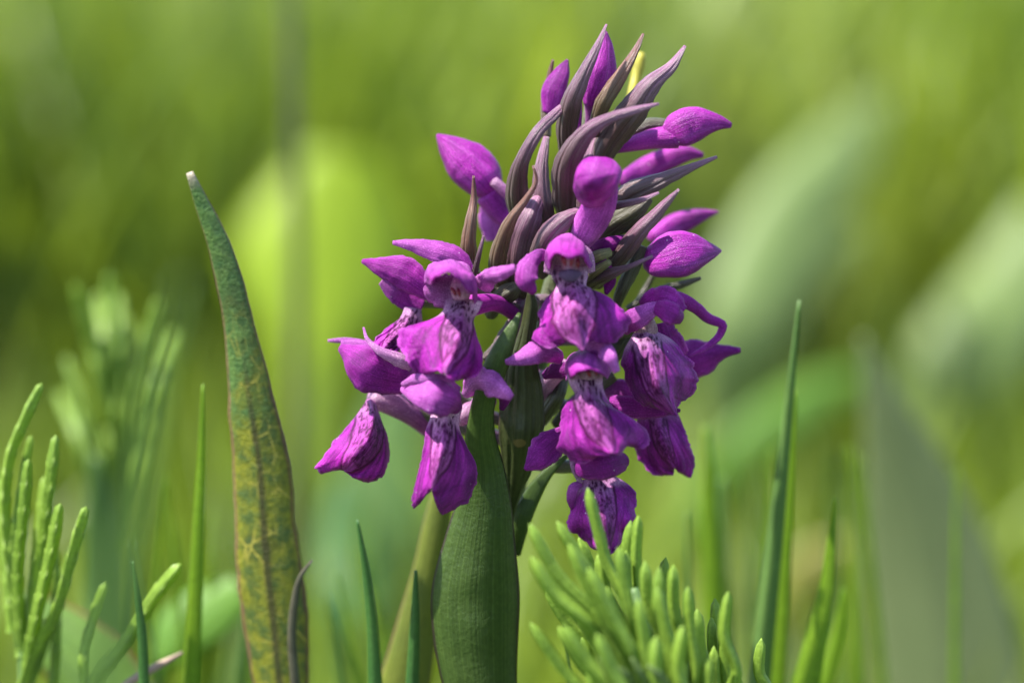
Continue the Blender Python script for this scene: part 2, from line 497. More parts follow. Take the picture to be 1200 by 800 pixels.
M['straw_leaf'] = leaf_mat('ochre_leaf', (.16, .16, .02), (.17, .14, .02), .3, .5, 12)
M['anther'] = plain_mat('anther_dark_red', (.16, .01, .03), .4)
M['stigma'] = plain_mat('stigma_grey', (.075, .042, .085), .75, spec=.1)
M['meadow'] = attr_leaf_mat('meadow_grass')
M['yellow_bit'] = plain_mat('yellow_petal', (.30, .27, .03), .5, .3)

# ------------------------------------------------------------------ petal colours
DEEP = np.array((.205, .004, .200)); MID = np.array((.36, .022, .345)); LIT = np.array((.56, .14, .56))  # LIT is a sunlit tone, painted into hoods, sepals and petals
PALE = np.array((.66, .37, .60)); SPOT = np.array((.070, .000, .052))

PANEL = np.array((.50, .13, .45))
DEEP_SUNLIT = np.array((.27, .005, .255)); MID_SUNLIT = np.array((.42, .026, .40))  # brighter lip colours: sunlight painted into the left flowers

def lerp(a, b, f):
    f = min(1, max(0, f)); return a * (1 - f) + b * f

def sstep(a, b, x):
    x = min(1, max(0, (x - a) / (b - a))); return x * x * (3 - 2 * x)

def petal_col(base=MID, end=DEEP, pale=0.0, seed=0, rim=.45):
    def f(s, t, p):
        v = noise.noise(Vector(p) * 300 + Vector((seed, 0, 0)))
        c = lerp(base, end, s + .25 * v)
        c = lerp(c, PALE, pale * (1 - s) ** 2)
        vein = abs(math.sin(t * 8 + v))
        c = c * (.90 + .12 * vein)
        return lerp(c, LIT, rim * sstep(.75, 1.0, abs(t)))  # bright rim highlight painted along the petal edges
    return f

def bud_col(base=MID, tip=DEEP, green=0.0):
    def f(s, t, p):
        v = noise.noise(Vector(p) * 260)
        c = lerp(tip, base, s * 1.1 + .2 * v)
        return lerp(c, LIT, .25 * sstep(.82, 1., abs(math.sin(t * 4.7))))
    return f

def lip(name, left, centre, right, yl, yc, yr, parent, seed=0, pale=1.0, spots=1.0, n=84, m=85, bulge=.3, ruf=1.7, zone=.17, deep=DEEP, mid=MID):
    """labellum: edge and centre lines in pixels, depths in mm from throat to tip"""
    def line(pts, ys):
        k = len(pts)
        yy = np.interp(np.linspace(0, 1, k), np.linspace(0, 1, len(ys)), ys)
        return catmull([tuple(W(p[0], p[1], y)) for p, y in zip(pts, yy)], n)
    A, C, B = line(left, yl), line(centre, yc), line(right, yr)
    t = np.linspace(-1, 1, m)
    L = np.linalg.norm(np.diff(C, axis=0), axis=1).sum()
    G = np.zeros((n, m, 3)); Q = np.zeros((n, m))
    for i in range(n):
        s = i / (n - 1)
        for j in range(m):
            a = abs(t[j]); E = A[i] if t[j] < 0 else B[i]
            E = E.copy(); E[1] = C[i][1] + (E[1] - C[i][1]) * .5
            E = C[i] + (E - C[i]) * (1 + .10 * sstep(.1, .3, s) * noise.noise(Vector((s * 13, seed, 3 if t[j] < 0 else 8))) + .05 * sstep(.1, .3, s) * noise.noise(Vector((s * 40, seed, 3 if t[j] < 0 else 8))))
            p = C[i] + (E - C[i]) * a
            # edges roll back: depth follows a bent curve, not a straight one
            p[1] = C[i][1] + (E[1] - C[i][1]) * (a ** 1.4) - bulge * .0012 * math.sin(math.pi * min(1, a)) * s
            r = noise.noise(Vector(p) * 330 + Vector((seed * 3.1, 0, 0)))
            r2 = noise.noise(Vector((math.atan2(a, s + .15) * 6, s * .8, seed * 2.0 + (0 if t[j] < 0 else 5))))
            p[1] += ruf * .001 * (r + .9 * r2 * s) * (.15 + a ** 2) * (.3 + s)
            p[1] += -.0005 * math.exp(-(t[j] * 5) ** 2) * s * (1 - s) * 4
            G[i, j] = p; Q[i, j] = np.linalg.norm(C[i] + (E - C[i]) * a - C[i]) / L * (1 if t[j] > 0 else -1)
    rs = random.Random(seed)
    dots = []
    for _ in range(int(58 * spots)):
        sd = rs.uniform(.04, .82)
        dots.append((sd, rs.uniform(-1, 1) * zone * (.9 - .25 * abs(sd - .5)), rs.uniform(.011, .019), rs.uniform(1.0, 2.4)))
    cols = np.zeros((n, m, 3))
    for i in range(n):
        s = i / (n - 1)
        zw = zone * (1.0 + .25 * math.sin(3.1 * s) - .55 * sstep(.6, .95, s))
        for j in range(m):
            q = Q[i, j]; p = Vector(G[i, j])
            nz = noise.noise(p * 520 + Vector((seed, 0, 0))); nz2 = noise.noise(p * 1500 + Vector((seed, 5, 0)))
            aq = abs(q) + .022 * nz + .008 * nz2
            base = lerp(deep, mid, .55 + .9 * nz - .25 * s + .3 * abs(t[j]))
            ang = math.atan2(q, s + .02)
            veinv = noise.noise(Vector((ang * 16, s * 1.2, seed * 7)))
            base = base * (1 + .55 * veinv)
            pz = pale * (1 - sstep(zw - .035, zw + .01, aq)) * (1 - .45 * sstep(.25, .75, s))
            thr = pale * (1 - sstep(.10, .22, s))
            c = lerp(base, lerp(PALE, PANEL, sstep(.10, .34, s)), max(.85 * pz, .9 * thr))
            if pale > 0:
                loop = math.exp(-((aq - zw) / .017) ** 2) * sstep(.10, .20, s) * (1 - sstep(.80, .92, s))
                loop2 = math.exp(-((aq - zw * .50) / .015) ** 2) * sstep(.22, .36, s) * (1 - sstep(.62, .72, s)) * (.5 + .9 * nz2)
                net_ = math.exp(-(noise.noise(Vector((q * 24, s * 7.5, seed * 3.3))) / .11) ** 2) * (1 - sstep(zw - .03, zw, aq)) * sstep(.2, .34, s) * (1 - sstep(.78, .9, s))
                d = max(0, loop * 1.1, loop2 * .7, net_ * .75)
                for (sd, qd, rd, el) in dots:
                    e = ((s - sd) / (rd * el)) ** 2 + ((q - qd) / rd) ** 2
                    if e < 4: d = max(d, math.exp(-e * .9))
                c = lerp(c, SPOT * (1 + .8 * s), min(1, d * 1.25))
            c = lerp(c, LIT, .35 * sstep(.93, 1.0, abs(t[j])))  # edge highlight painted into the lip colour
            cols[i, j] = c
    idx = {}
    def colf(s, t_, g):
        return cols[int(round(s * (n - 1))), int(round((t_ + 1) / 2 * (m - 1)))]
    return sheet(name, G, M['petal'], parent, .00028, colf)

# ------------------------------------------------------------------ ground
def build_ground():
    n = 80
    xs = np.sinh(np.linspace(-6, 6, n)) * 1.5
    ys = np.sinh(np.linspace(-6, 6, n)) * 1.5
    V = []
    for y in ys:
        for x in xs:
            r = math.hypot(x, y)
            z = .012 * noise.noise(Vector((x * 3, y * 3, 0))) * min(1, r / .3) + .0
            V.append((x, y, z - .004))
    F = [(i * n + j, i * n + j + 1, (i + 1) * n + j + 1, (i + 1) * n + j) for i in range(n - 1) for j in range(n - 1)]
    m, nt = new_mat('meadow_soil'); q = NT(nt); tc = q.n('TexCoord')
    n1 = q.noise(tc.outputs['Object'], 9, 6, .6); n2 = q.noise(tc.outputs['Object'], 160, 4, .6)
    c = q.mix(q.ramp(n1, [(.35, (0, 0, 0)), (.65, (1, 1, 1))]), (.045, .06, .02), (.06, .10, .022))
    c = q.mix(1.0, c, q.ramp(n2, [(.3, (.6, .6, .6)), (.7, (1.3, 1.3, 1.3))]), 'MULTIPLY')
    q.finish(c, .9, 0, None, n2, .8, .004, .2)
    o = obj('ground', V, F, m)
    o['kind'] = 'structure'
    return o
build_ground()

# ------------------------------------------------------------------ the orchid
base = W(575, 800, 0); base.z = 0
orchid = thing('orchid', 'purple marsh orchid in bloom with spotted lips, purple bracts and upright buds', 'orchid', base)
STEM = [(690, 120, 0), (682, 190, 0), (668, 260, 0), (648, 340, 0), (626, 430, 0), (608, 520, 0), (590, 620, 0), (572, 720, 0), (568, 800, 0)]
tube('stem', STEM, [5, 8, 11, 13, 15, 17, 19, 20, 20], M['stem'], orchid, 50, 16, root=(0.002, 0.0, 1.1))

def stem_at(py):
    a = np.array(STEM); i = np.argsort(a[:, 1])
    return float(np.interp(py, a[i, 1], a[i, 0]))

def flower(throat, y, pystem, r=(6, 8, 7), seed=0):
    """the ovary and stalk that carry one flower; its petals are sub-parts"""
    mx, my = (stem_at(pystem) + throat[0]) / 2, (pystem + throat[1]) / 2 + 4
    return tube('flower', [(stem_at(pystem), pystem, -1), (mx, my, y * .5), (throat[0], throat[1] - 2, y * .9 + 1)], r, M['ovary'], orchid, 14, 12)
M['olive'] = bract_mat('ovary_olive', (.20, .19, .06), (.24, .20, .09), (.14, .11, .06))
M['ovary'] = bract_mat('ovary', (.12, .075, .07), (.19, .07, .17), (.09, .085, .04))

PC = petal_col
# ---- flower facing the viewer, high on the spike
f = flower((668, 312), -11, 325)
lip('lip', [(650, 311), (647, 322), (652, 334), (648, 341), (638, 350), (632, 364), (633, 379), (624, 389), (630, 401), (645, 405), (660, 402), (671, 400), (682, 410)],
    [(668, 314), (670, 338), (673, 368), (682, 410)],
    [(687, 311), (689, 322), (687, 335), (697, 339), (711, 345), (728, 359), (740, 374), (733, 386), (719, 396), (704, 399), (694, 399), (682, 410)],
    [-13, -13, -13, -15, -17, -19.5], [-13, -15.5, -19, -20.5], [-13, -13, -13, -14, -16, -20.5], f, 1, zone=.20)
net('hood', [[(641, 318, -10), (640, 296, -10), (654, 279, -10), (670, 276, -10), (684, 285, -10), (694, 312, -10)],
             [(641, 316, -14), (643, 290, -15), (655, 284, -16), (670, 283, -16), (684, 289, -15), (694, 312, -14)],
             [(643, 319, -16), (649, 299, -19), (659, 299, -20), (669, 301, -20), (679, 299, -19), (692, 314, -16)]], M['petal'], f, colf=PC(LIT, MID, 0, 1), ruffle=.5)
ribbon('sepal', [(646, 301, -10), (631, 300, -13), (619, 314, -15), (618, 330, -16), (626, 344, -15)], [6, 8, 13, 13, 4], M['petal'], f, cup=.35, colf=PC(LIT, MID, 0, 2), wave=.1)
ribbon('sepal', [(690, 300, -8), (706, 312, -7), (714, 330, -6), (710, 345, -6)], [6, 9, 8, 2], M['petal'], f, cup=.35, colf=PC(MID, DEEP, 0, 3))
ribbon('petal', [(645, 322, -11), (652, 300, -11.5), (668, 292, -12), (684, 300, -11.5), (690, 320, -11)], [9, 11, 12, 11, 8], M['petal'], f, colf=PC(PALE, PALE, 0, 50), cup=.1)
tube('column', [(668, 294, -12), (668, 305, -15), (668, 314, -15)], [9, 11, 10], M['petal'], f, 10, 14, colf=lambda s, t, p: PALE * .95)
tube('anther', [(659, 299, -17.2), (661, 305, -17.8), (663, 311, -17.4)], [1.5, 3, 1.5], M['anther'], f, 8, 8)
tube('anther', [(671, 300, -17.6), (670, 306, -18), (669, 312, -17.6)], [1.5, 2.6, 1.5], M['anther'], f, 8, 8)
tube('anther', [(677, 303, -16.6), (677, 308, -17), (677, 313, -16.6)], [1.5, 2.8, 1.5], M['anther'], f, 8, 8)
tube('stigma', [(655, 321, -16.2), (668, 323, -16.9), (681, 320, -16.2)], [2.5, 8, 2.5], M['stigma'], f, 10, 10, flat=.3)
tube('spur', [(668, 322, -10), (676, 345, -7), (690, 372, -5)], [11, 9, 4], M['petal'], f, 12, 12, colf=PC(MID, MID))

# ---- lit flower on the left
f = flower((543, 338), -10, 372)
lip('lip', [(522, 352), (518, 366), (506, 374), (488, 378), (470, 383), (467, 393), (474, 410), (483, 425), (491, 436), (503, 434), (511, 430), (519, 434)],
    [(544, 350), (541, 374), (534, 404), (521, 435)],
    [(566, 353), (561, 364), (555, 374), (558, 388), (564, 406), (566, 424), (560, 436), (549, 441), (538, 443), (529, 441), (522, 436)],
    [-14, -13, -13, -15, -18], [-13, -15.5, -19, -21], [-13, -12, -13, -16, -21], f, 2, zone=.16, deep=DEEP_SUNLIT, mid=MID_SUNLIT)
net('hood', [[(500, 328, -9), (501, 314, -10), (514, 307, -11), (535, 308, -11), (553, 320, -11), (559, 350, -10)],
             [(499, 332, -14), (502, 318, -15), (516, 310, -16), (536, 312, -16), (554, 324, -15), (560, 352, -12)],
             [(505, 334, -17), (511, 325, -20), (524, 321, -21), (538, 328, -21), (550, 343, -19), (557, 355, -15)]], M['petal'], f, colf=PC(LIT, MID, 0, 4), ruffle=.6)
ribbon('sepal', [(460, 284, -8), (480, 286, -8), (510, 293, -8), (535, 303, -8), (552, 320, -8)], [2.5, 7, 13, 14, 8], M['petal'], f, cup=.4, colf=PC(LIT, MID, 0, 5), roll=15)
ribbon('sepal', [(562, 338, -11), (574, 325, -14), (588, 320, -16), (603, 314, -18)], [13, 10, 8, 4], M['petal'], f, cup=.35, colf=PC(LIT, LIT, .2, 6), wave=.15)
ribbon('petal', [(502, 330, -11.5), (512, 338, -12), (526, 342, -12), (545, 344, -12)], [10, 19, 20, 16], M['petal'], f, colf=PC(MID, PALE, 0, 51), cup=.1)
tube('column', [(540, 330, -12), (540, 340, -14.5), (541, 349, -15)], [10, 12, 10], M['petal'], f, 10, 14, colf=lambda s, t, p: PALE)
tube('anther', [(529, 337, -16), (532, 342, -16.8), (534, 346, -16.4)], [1.5, 2.6, 1.5], M['anther'], f, 8, 8)
tube('anther', [(536, 338, -16), (538, 343, -17), (539, 347, -16.4)], [1.5, 2.4, 1.5], M['anther'], f, 8, 8)
tube('spur', [(552, 358, -10), (580, 355, -7), (612, 374, -3)], [13, 10, 8], M['petal'], f, 14, 12, colf=PC(MID, MID))

# ---- flower behind it, turned away to the left
f = flower((490, 352), -4, 350, (6, 9, 10))
ribbon('hood', [(424, 306, -4), (446, 313, -5), (472, 321, -6), (496, 338, -6), (514, 354, -5)], [2.5, 12, 20, 14, 4], M['petal'], f, cup=.55, colf=PC(MID, MID, 0, 7), roll=-12)
ribbon('petal', [(446, 330, -5), (462, 342, -5), (480, 352, -4), (496, 358, -4)], [4, 11, 13, 9], M['petal'], f, cup=-.2, colf=PC(MID, MID, .3, 8))
lip('lip', [(474, 360), (470, 370), (455, 381), (436, 400), (436, 404), (445, 410)], [(482, 361), (475, 380), (460, 397), (447, 412)], [(494, 362), (494, 380), (484, 398), (466, 409), (450, 413)],
    [-5, -6, -8], [-5, -8, -10], [-4, -5, -9], f, 3, zone=.14, deep=DEEP_SUNLIT, mid=MID_SUNLIT)

# ---- far left flower seen from the side
f = flower((450, 462), -3, 520, (8, 10, 11))
ribbon('hood', [(398, 406, -7), (412, 416, -9), (432, 430, -10), (458, 440, -9), (488, 446, -6)], [5, 17, 29, 24, 14], M['petal'], f, cup=.55, colf=PC(MID, MID, 0, 9), n=30, m=13, wave=.05)
ribbon('hood', [(399, 404, -5), (420, 408, -5), (445, 418, -5), (478, 436, -4)], [6, 9, 12, 10], M['petal'], f, cup=.4, colf=PC(LIT, MID, 0, 10))
ribbon('sepal', [(384, 399, -4), (402, 399, -4), (425, 403, -4), (446, 410, -4)], [1.5, 3.5, 5, 5], M['petal'], f, cup=.4, colf=PC(LIT, LIT, .3, 11))
ribbon('sepal', [(426, 384, -9), (431, 398, -11), (445, 411, -12), (464, 420, -12), (484, 427, -11)], [1, 2.5, 5, 8, 9], M['petal'], f, cup=.5, colf=PC(LIT, PALE, .1, 12))
tube('spur', [(434, 467, -4), (455, 470, -3), (482, 484, -2), (506, 504, 0)], [11, 15, 14, 11], M['petal'], f, 18, 14, colf=PC(PALE * .75, MID))
lip('lip', [(430, 468), (421, 481), (403, 501), (385, 522), (374, 541), (377, 548), (390, 549), (403, 548)],
    [(434, 468), (437, 488), (432, 512), (418, 532), (404, 549)],
    [(440, 470), (448, 490), (455, 506), (457, 533), (450, 548), (436, 556), (420, 555), (405, 550)],
    [-6, -5, -5, -8], [-6, -10, -12, -10], [-5, -4, -4, -8], f, 4, pale=.45, zone=.20, deep=DEEP_SUNLIT, mid=MID_SUNLIT)

# ---- lower left flower
f = flower((525, 462), -9, 500, (6, 8, 9))
ribbon('hood', [(470, 455, -14), (486, 456, -17), (510, 462, -19), (530, 470, -18), (541, 478, -14)], [4, 16, 22, 20, 9], M['petal'], f, n=28, m=15, cup=.7, colf=PC(LIT, MID, 0, 13), roll=18)
ribbon('hood', [(471, 451, -15), (490, 444, -17), (515, 446, -17), (538, 458, -14)], [3, 7, 8, 5], M['petal'], f, cup=.5, colf=PC(LIT, LIT, .1, 14))
ribbon('sepal', [(544, 465, -11), (560, 449, -14), (578, 452, -17), (600, 466, -18)], [5, 17, 14, 4], M['petal'], f, cup=.4, colf=PC(LIT, LIT, .25, 15), wave=.12, roll=-10)
ribbon('sepal', [(584, 455, -12), (591, 465, -12), (588, 480, -11)], [8, 8, 3], M['petal'], f, cup=.3, colf=PC(MID, DEEP, 0, 16))
tube('column', [(520, 470, -12), (522, 478, -14), (523, 486, -14)], [10, 12, 11], M['petal'], f, 10, 14, colf=lambda s, t, p: PALE)
lip('lip', [(507, 474), (504, 490), (499, 503), (496, 528), (490, 552), (485, 574), (483, 590), (491, 585), (498, 576), (505, 570)],
    [(523, 476), (521, 500), (516, 530), (511, 552), (506, 570)],
    [(542, 476), (538, 496), (545, 514), (556, 534), (560, 550), (554, 572), (540, 586), (519, 596), (513, 588), (507, 572)],
    [-13, -15, -16, -15, -17], [-14, -17, -20, -20], [-13, -12, -12, -14, -18], f, 5, zone=.15, ruf=.6)
tube('spur', [(540, 490, -9), (552, 478, -6), (575, 470, -2)], [10, 10, 8], M['petal'], f, 12, 12, colf=PC(PALE * .8, MID))

# ---- flower under the one that faces the viewer
f = flower((690, 428), -12, 440, (6, 8, 8))
net('hood', [[(664, 444, -11), (663, 425, -12), (673, 414, -12), (690, 410, -12), (707, 416, -12), (717, 434, -11)],
             [(664, 446, -15), (665, 428, -16), (675, 418, -17), (690, 415, -17), (706, 420, -16), (716, 436, -14)],
             [(668, 447, -17), (673, 439, -20), (682, 434, -21), (692, 433, -21), (704, 436, -20), (713, 441, -16)]], M['petal'], f, colf=PC(LIT, MID, 0, 17), ruffle=.5)
ribbon('sepal', [(592, 424, -16), (608, 420, -16), (632, 411, -15), (660, 419, -12)], [3, 8, 14, 8], M['petal'], f, cup=.4, colf=PC(LIT, MID, 0, 18), roll=12)
ribbon('sepal', [(686, 414, -14), (703, 407, -17), (714, 418, -19), (723, 436, -19)], [8, 11, 9, 4], M['petal'], f, cup=.35, colf=PC(LIT, LIT, .1, 19))
ribbon('petal', [(636, 441, -8), (650, 435, -9), (666, 433, -10)], [4, 10, 9], M['petal'], f, cup=.3, colf=PC(DEEP, DEEP, 0, 20))
tube('spur', [(664, 428, -8), (645, 445, -6), (635, 470, -3)], [9, 10, 6], M['petal'], f, 12, 12, colf=PC(PALE * .85, PALE * .7))
tube('column', [(690, 426, -14), (690, 434, -16), (690, 442, -16)], [10, 12, 11], M['petal'], f, 10, 14, colf=lambda s, t, p: PALE * .9)
tube('anther', [(688, 432, -18), (690, 437, -18.6), (692, 441, -18.2)], [1.5, 2.6, 1.5], M['anther'], f, 8, 8)
tube('anther', [(697, 431, -18), (698, 435, -18.6), (699, 439, -18.2)], [1.5, 2.4, 1.5], M['anther'], f, 8, 8)
lip('lip', [(664, 438), (668, 450), (674, 462), (664, 470), (658, 482), (656, 498), (654, 516), (662, 530), (674, 537), (686, 539), (703, 532), (715, 526)],
    [(686, 436), (690, 462), (700, 492), (716, 527)],
    [(707, 434), (706, 450), (712, 466), (722, 477), (741, 486), (760, 504), (758, 519), (744, 522), (734, 520), (726, 528), (717, 528)],
    [-15, -15, -14, -16, -20], [-16, -18, -21, -23], [-15, -14, -14, -17, -22], f, 6, zone=.17)
ribbon('petal', [(615, 550, -14), (626, 541, -14), (642, 524, -13), (664, 506, -12)], [2, 12, 19, 9], M['petal'], f, cup=.35, colf=PC(MID, DEEP, 0, 21))

# ---- lowest flower, half behind the horsetail tips
f = flower((700, 545), -9, 540, (6, 8, 8))
ribbon('hood', [(671, 541, -13), (684, 545, -16), (706, 545, -17), (724, 541, -16), (736, 537, -13)], [8, 16, 17, 15, 8], M['petal'], f, cup=.6, m=13, colf=PC(MID, DEEP, 0, 22))
ribbon('sepal', [(669, 534, -14), (672, 548, -14.5), (681, 566, -14)], [2, 3, 3], M['petal'], f, cup=.3, colf=PC(PALE, PALE, 0, 23))
lip('lip', [(679, 561), (679, 569), (672, 578), (668, 594), (664, 608), (672, 619), (684, 629), (696, 638), (708, 641)],
    [(699, 560), (704, 586), (709, 614), (712, 642)],
    [(720, 557), (731, 562), (742, 570), (745, 584), (742, 600), (733, 610), (729, 626), (722, 638), (714, 642)],
    [-13, -12, -12, -16], [-14, -16, -18, -18], [-13, -12, -12, -15], f, 7, zone=.17, pale=.7)
ribbon('petal', [(681, 566, -14), (672, 572, -15), (669, 584, -15), (671, 597, -14)], [4, 6, 5, 2], M['petal'], f, cup=.4, colf=PC(LIT, MID, 0, 24))

# ---- right hand flower with a long curled sepal
f = flower((758, 384), -7, 400, (6, 7, 8))
ribbon('hood', [(752, 360, -8), (766, 352, -10), (784, 352, -12), (800, 366, -12)], [8, 14, 15, 8], M['petal'], f, cup=.45, m=13, colf=PC(MID, MID, 0, 25))
ribbon('hood', [(768, 360, -12), (780, 364, -14), (792, 370, -15), (800, 374, -14)], [8, 13, 12, 7], M['petal'], f, cup=.5, m=11, colf=PC(MID, MID, 0, 26))
ribbon('sepal', [(780, 349, -8), (796, 350, -7), (816, 361, -6), (832, 374, -5), (847, 381, -5), (844, 391, -5), (834, 402, -6), (822, 410, -7), (806, 418, -8)], [7, 8, 7, 6, 5, 4.5, 4, 3, 1], M['petal'], f, n=44, cup=.5, colf=PC(MID, MID, 0, 27))
ribbon('sepal', [(778, 416, -3), (797, 421, -2), (822, 419, -2), (846, 412, -2), (868, 410, -2)], [14, 21, 22, 9, 3], M['petal'], f, cup=.6, m=13, colf=PC(MID, MID, 0, 28))
ribbon('sepal', [(726, 384, -10), (744, 374, -12), (762, 364, -12), (780, 354, -10)], [11, 13, 10, 5], M['petal'], f, cup=.3, colf=PC(MID, LIT, 0, 29))
ribbon('petal', [(776, 378, -8), (780, 392, -8), (790, 408, -7), (800, 420, -6)], [12, 14, 16, 12], M['petal'], f, cup=.3, colf=PC(MID, MID, 0, 30))
tube('column', [(756, 378, -9), (757, 388, -10), (757, 396, -10)], [12, 14, 11], M['petal'], f, 10, 14, colf=lambda s, t, p: PALE * np.array((.72, .8, .55)))
lip('lip', [(742, 390), (734, 402), (728, 414), (731, 436), (740, 456), (752, 468), (766, 474), (788, 481)],
    [(757, 388), (761, 416), (769, 448), (789, 482)],
    [(771, 388), (786, 394), (801, 408), (812, 424), (815, 438), (807, 452), (794, 465), (791, 481)],
    [-10, -9, -9, -12], [-11, -14, -16, -15], [-9, -6, -4, -5, -12], f, 8, zone=.16, pale=.8)

# ---- lower right flower, mostly behind its neighbours
f = flower((752, 474), -4, 470, (6, 7, 8))
ribbon('hood', [(714, 476, -8), (744, 478, -9), (774, 480, -9), (797, 481, -8)], [14, 13, 9, 2], M['petal'], f, cup=.5, colf=PC(MID, DEEP, 0, 31))
ribbon('petal', [(706, 460, -4), (728, 458, -5), (746, 468, -5)], [8, 14, 9], M['petal'], f, cup=.3, colf=PC(MID, MID, .3, 32))
lip('lip', [(752, 478), (744, 496), (743, 516), (748, 534), (758, 546), (772, 554), (787, 557), (788, 548)],
    [(768, 478), (776, 512), (790, 547)],
    [(792, 478), (801, 498), (808, 520), (813, 541), (806, 554), (799, 553), (794, 546)],
    [-4, -3, -4], [-5, -7, -6], [-4, -2, -3], f, 9, pale=.25, zone=.12)

# ---- buds
def bud(mid, rad, mat='bud', base=MID, tip=DEEP, flat=.85, ridge=.10):
    return tube('bud', mid, rad, M[mat], orchid, 34, 36, flat=flat, ridge=ridge * 1.3, wrinkle=.09, colf=bud_col(base, tip))
b = bud([(512, 158, 3), (524, 170, 3), (545, 190, 3), (566, 212, 3), (580, 228, 3)], [2, 13, 25, 24, 12], base=MID)
tube('spur', [(572, 226, 3), (590, 250, 3), (606, 262, 2)], [17, 15, 10], M['bud'], b, 14, 14, colf=bud_col(MID, MID))
tube('stalk', [(578, 212, 1), (594, 226, 1), (610, 238, 1)], [6, 7, 7], M['petal'], b, 10, 12, colf=PC(PALE * .7, MID))
ribbon('petal', [(576, 234, 5), (576, 258, 5), (578, 282, 5)], [11, 15, 9], M['petal'], b, cup=.5, colf=PC(LIT, LIT, 0, 40))
b = bud([(710, 37, -2), (709, 56, -2), (703, 85, -2), (696, 108, -2), (692, 124, -2)], [1.5, 10, 20, 17, 9])
tube('stalk', [(694, 112, -2), (695, 135, -1), (692, 165, 0)], [11, 9, 8], M['petal'], b, 10, 12, colf=PC(MID, PALE * .5))
b = bud([(665, 70, 2), (659, 84, 2), (649, 108, 2), (645, 132, 2)], [1.5, 9, 14, 9])
b = bud([(679, 100, -4), (673, 118, -4), (670, 142, -4), (672, 160, -3)], [3, 9, 11, 7])
b = bud([(857, 147, 0), (842, 144, 0), (818, 145, 0), (795, 153, 0), (782, 160, 0)], [3, 9, 19, 20, 12])
tube('spur', [(794, 160, 0), (765, 163, 0), (722, 174, 0)], [14, 12, 6], M['bud'], b, 14, 14, colf=bud_col(MID, MID))
tube('stalk', [(788, 147, 2), (762, 146, 2), (730, 160, 2)], [6, 8, 10], M['bract_olive'], b, 10, 12)
b = bud([(824, 182, 8), (806, 180, 8), (782, 186, 8), (750, 202, 8), (728, 212, 6)], [3, 9, 13, 14, 9])
b = bud([(709, 187, -12), (707, 195, -13), (701, 210, -15), (693, 225, -14), (688, 238, -12)], [6, 19, 25, 20, 8], ridge=.12, flat=.75)
net('petal', [[(675, 212, -17), (688, 208, -20), (705, 206, -20), (724, 201, -17)], [(676, 219, -17.5), (688, 218, -20.2), (704, 216, -20), (721, 210, -17)], [(678, 228, -15), (688, 235, -16.5), (702, 231, -16.5), (716, 219, -14)]], M['petal'], b, colf=PC(MID, DEEP, 0, 53), ruffle=.3)
tube('spur', [(708, 212, -12), (702, 240, -11), (688, 268, -9), (676, 290, -8)], [17, 19, 17, 10], M['bud'], b, 16, 16, colf=bud_col(LIT, MID), ridge=.2)
b = bud([(845, 294, -3), (832, 295, -4), (802, 298, -5), (772, 305, -5), (757, 308, -4)], [1.5, 10, 26, 22, 9], ridge=.14)
b = bud([(842, 248, 8), (818, 253, 8), (792, 262, 8), (764, 280, 6)], [1.5, 9, 14, 10])

tube('bud', [(752, 62, 10), (750, 72, 10), (744, 96, 9), (738, 120, 6)], [4, 7, 6, 5], M['yellow_bit'], orchid, 12, 10)
# ---- bracts
def bract(mid, hw, mat='bract', cup=.45, roll=0, keel=.2, sd=0):
    k = .72 if mat.startswith('bract') else 1.0
    return ribbon('bract', mid, [h * k for h in hw], M[mat], orchid, n=48, m=25, cup=cup * .45, keel=keel + .38, roll=[-abs(roll) - 8, -abs(roll), -abs(roll) * .5], thick=.28, crump=.10, jag=.10, veins=.11)
bract([(672, 112, -4), (652, 130, -6), (628, 154, -8), (609, 190, -8), (603, 225, -6), (608, 262, -3)], [1.5, 9, 11, 13, 19, 16], roll=-25)
bract([(711, 29, -5), (700, 52, -6), (684, 82, -7), (668, 118, -7), (662, 150, -5), (664, 190, -2)], [1, 6, 12, 17, 18, 12], roll=20)
bract([(648, 70, 2), (644, 90, 2), (640, 118, 2), (640, 160, 1)], [1, 5, 8, 8], 'bract_brown')
bract([(754, 40, -3), (742, 62, -4), (722, 92, -5), (704, 122, -5), (694, 160, -3)], [1.5, 7, 13, 14, 10], 'bract_brown', roll=25)
bract([(803, 54, -4), (786, 76, -5), (760, 98, -6), (738, 128, -6), (712, 164, -4), (694, 200, -2)], [2, 10, 18, 25, 24, 14], roll=20)
bract([(772, 122, -12), (745, 128, -13), (712, 138, -13), (682, 158, -12), (664, 188, -11), (660, 232, -7), (664, 262, -3)], [1.5, 7, 10, 16, 22, 22, 14], roll=18)
bract([(840, 184, -3), (812, 194, -4), (776, 208, -5), (742, 222, -5), (706, 246, -3)], [2, 7, 14, 20, 14], roll=25)
bract([(772, 226, -10), (750, 234, -11), (722, 240, -10), (700, 252, -6)], [1.5, 5, 7, 6], roll=30)
bract([(762, 232, -7), (742, 248, -7), (718, 264, -6), (692, 288, -3)], [6, 17, 22, 12], 'bract_olive')
bract([(796, 222, -9), (781, 236, -9), (766, 252, -9), (748, 270, -9), (732, 291, -8), (716, 312, -6), (696, 336, -3)], [1.5, 7, 11, 14, 16, 14, 10], roll=15)
bract([(753, 288, -5), (741, 314, -5), (728, 342, -5), (718, 372, -3)], [9, 12, 10, 6], 'bract_olive')
bract([(765, 300, -10), (738, 312, -10), (712, 322, -9), (688, 334, -5)], [1.5, 4, 10, 12], 'bract')
bract([(555, 206, -6), (555, 232, -6), (551, 262, -7), (549, 292, -7), (556, 324, -5), (590, 345, -2)], [1, 5, 10, 13, 14, 10], 'bract_brown')
bract([(567, 276, -10), (562, 296, -10), (556, 320, -9)], [1, 3, 5], 'bract')
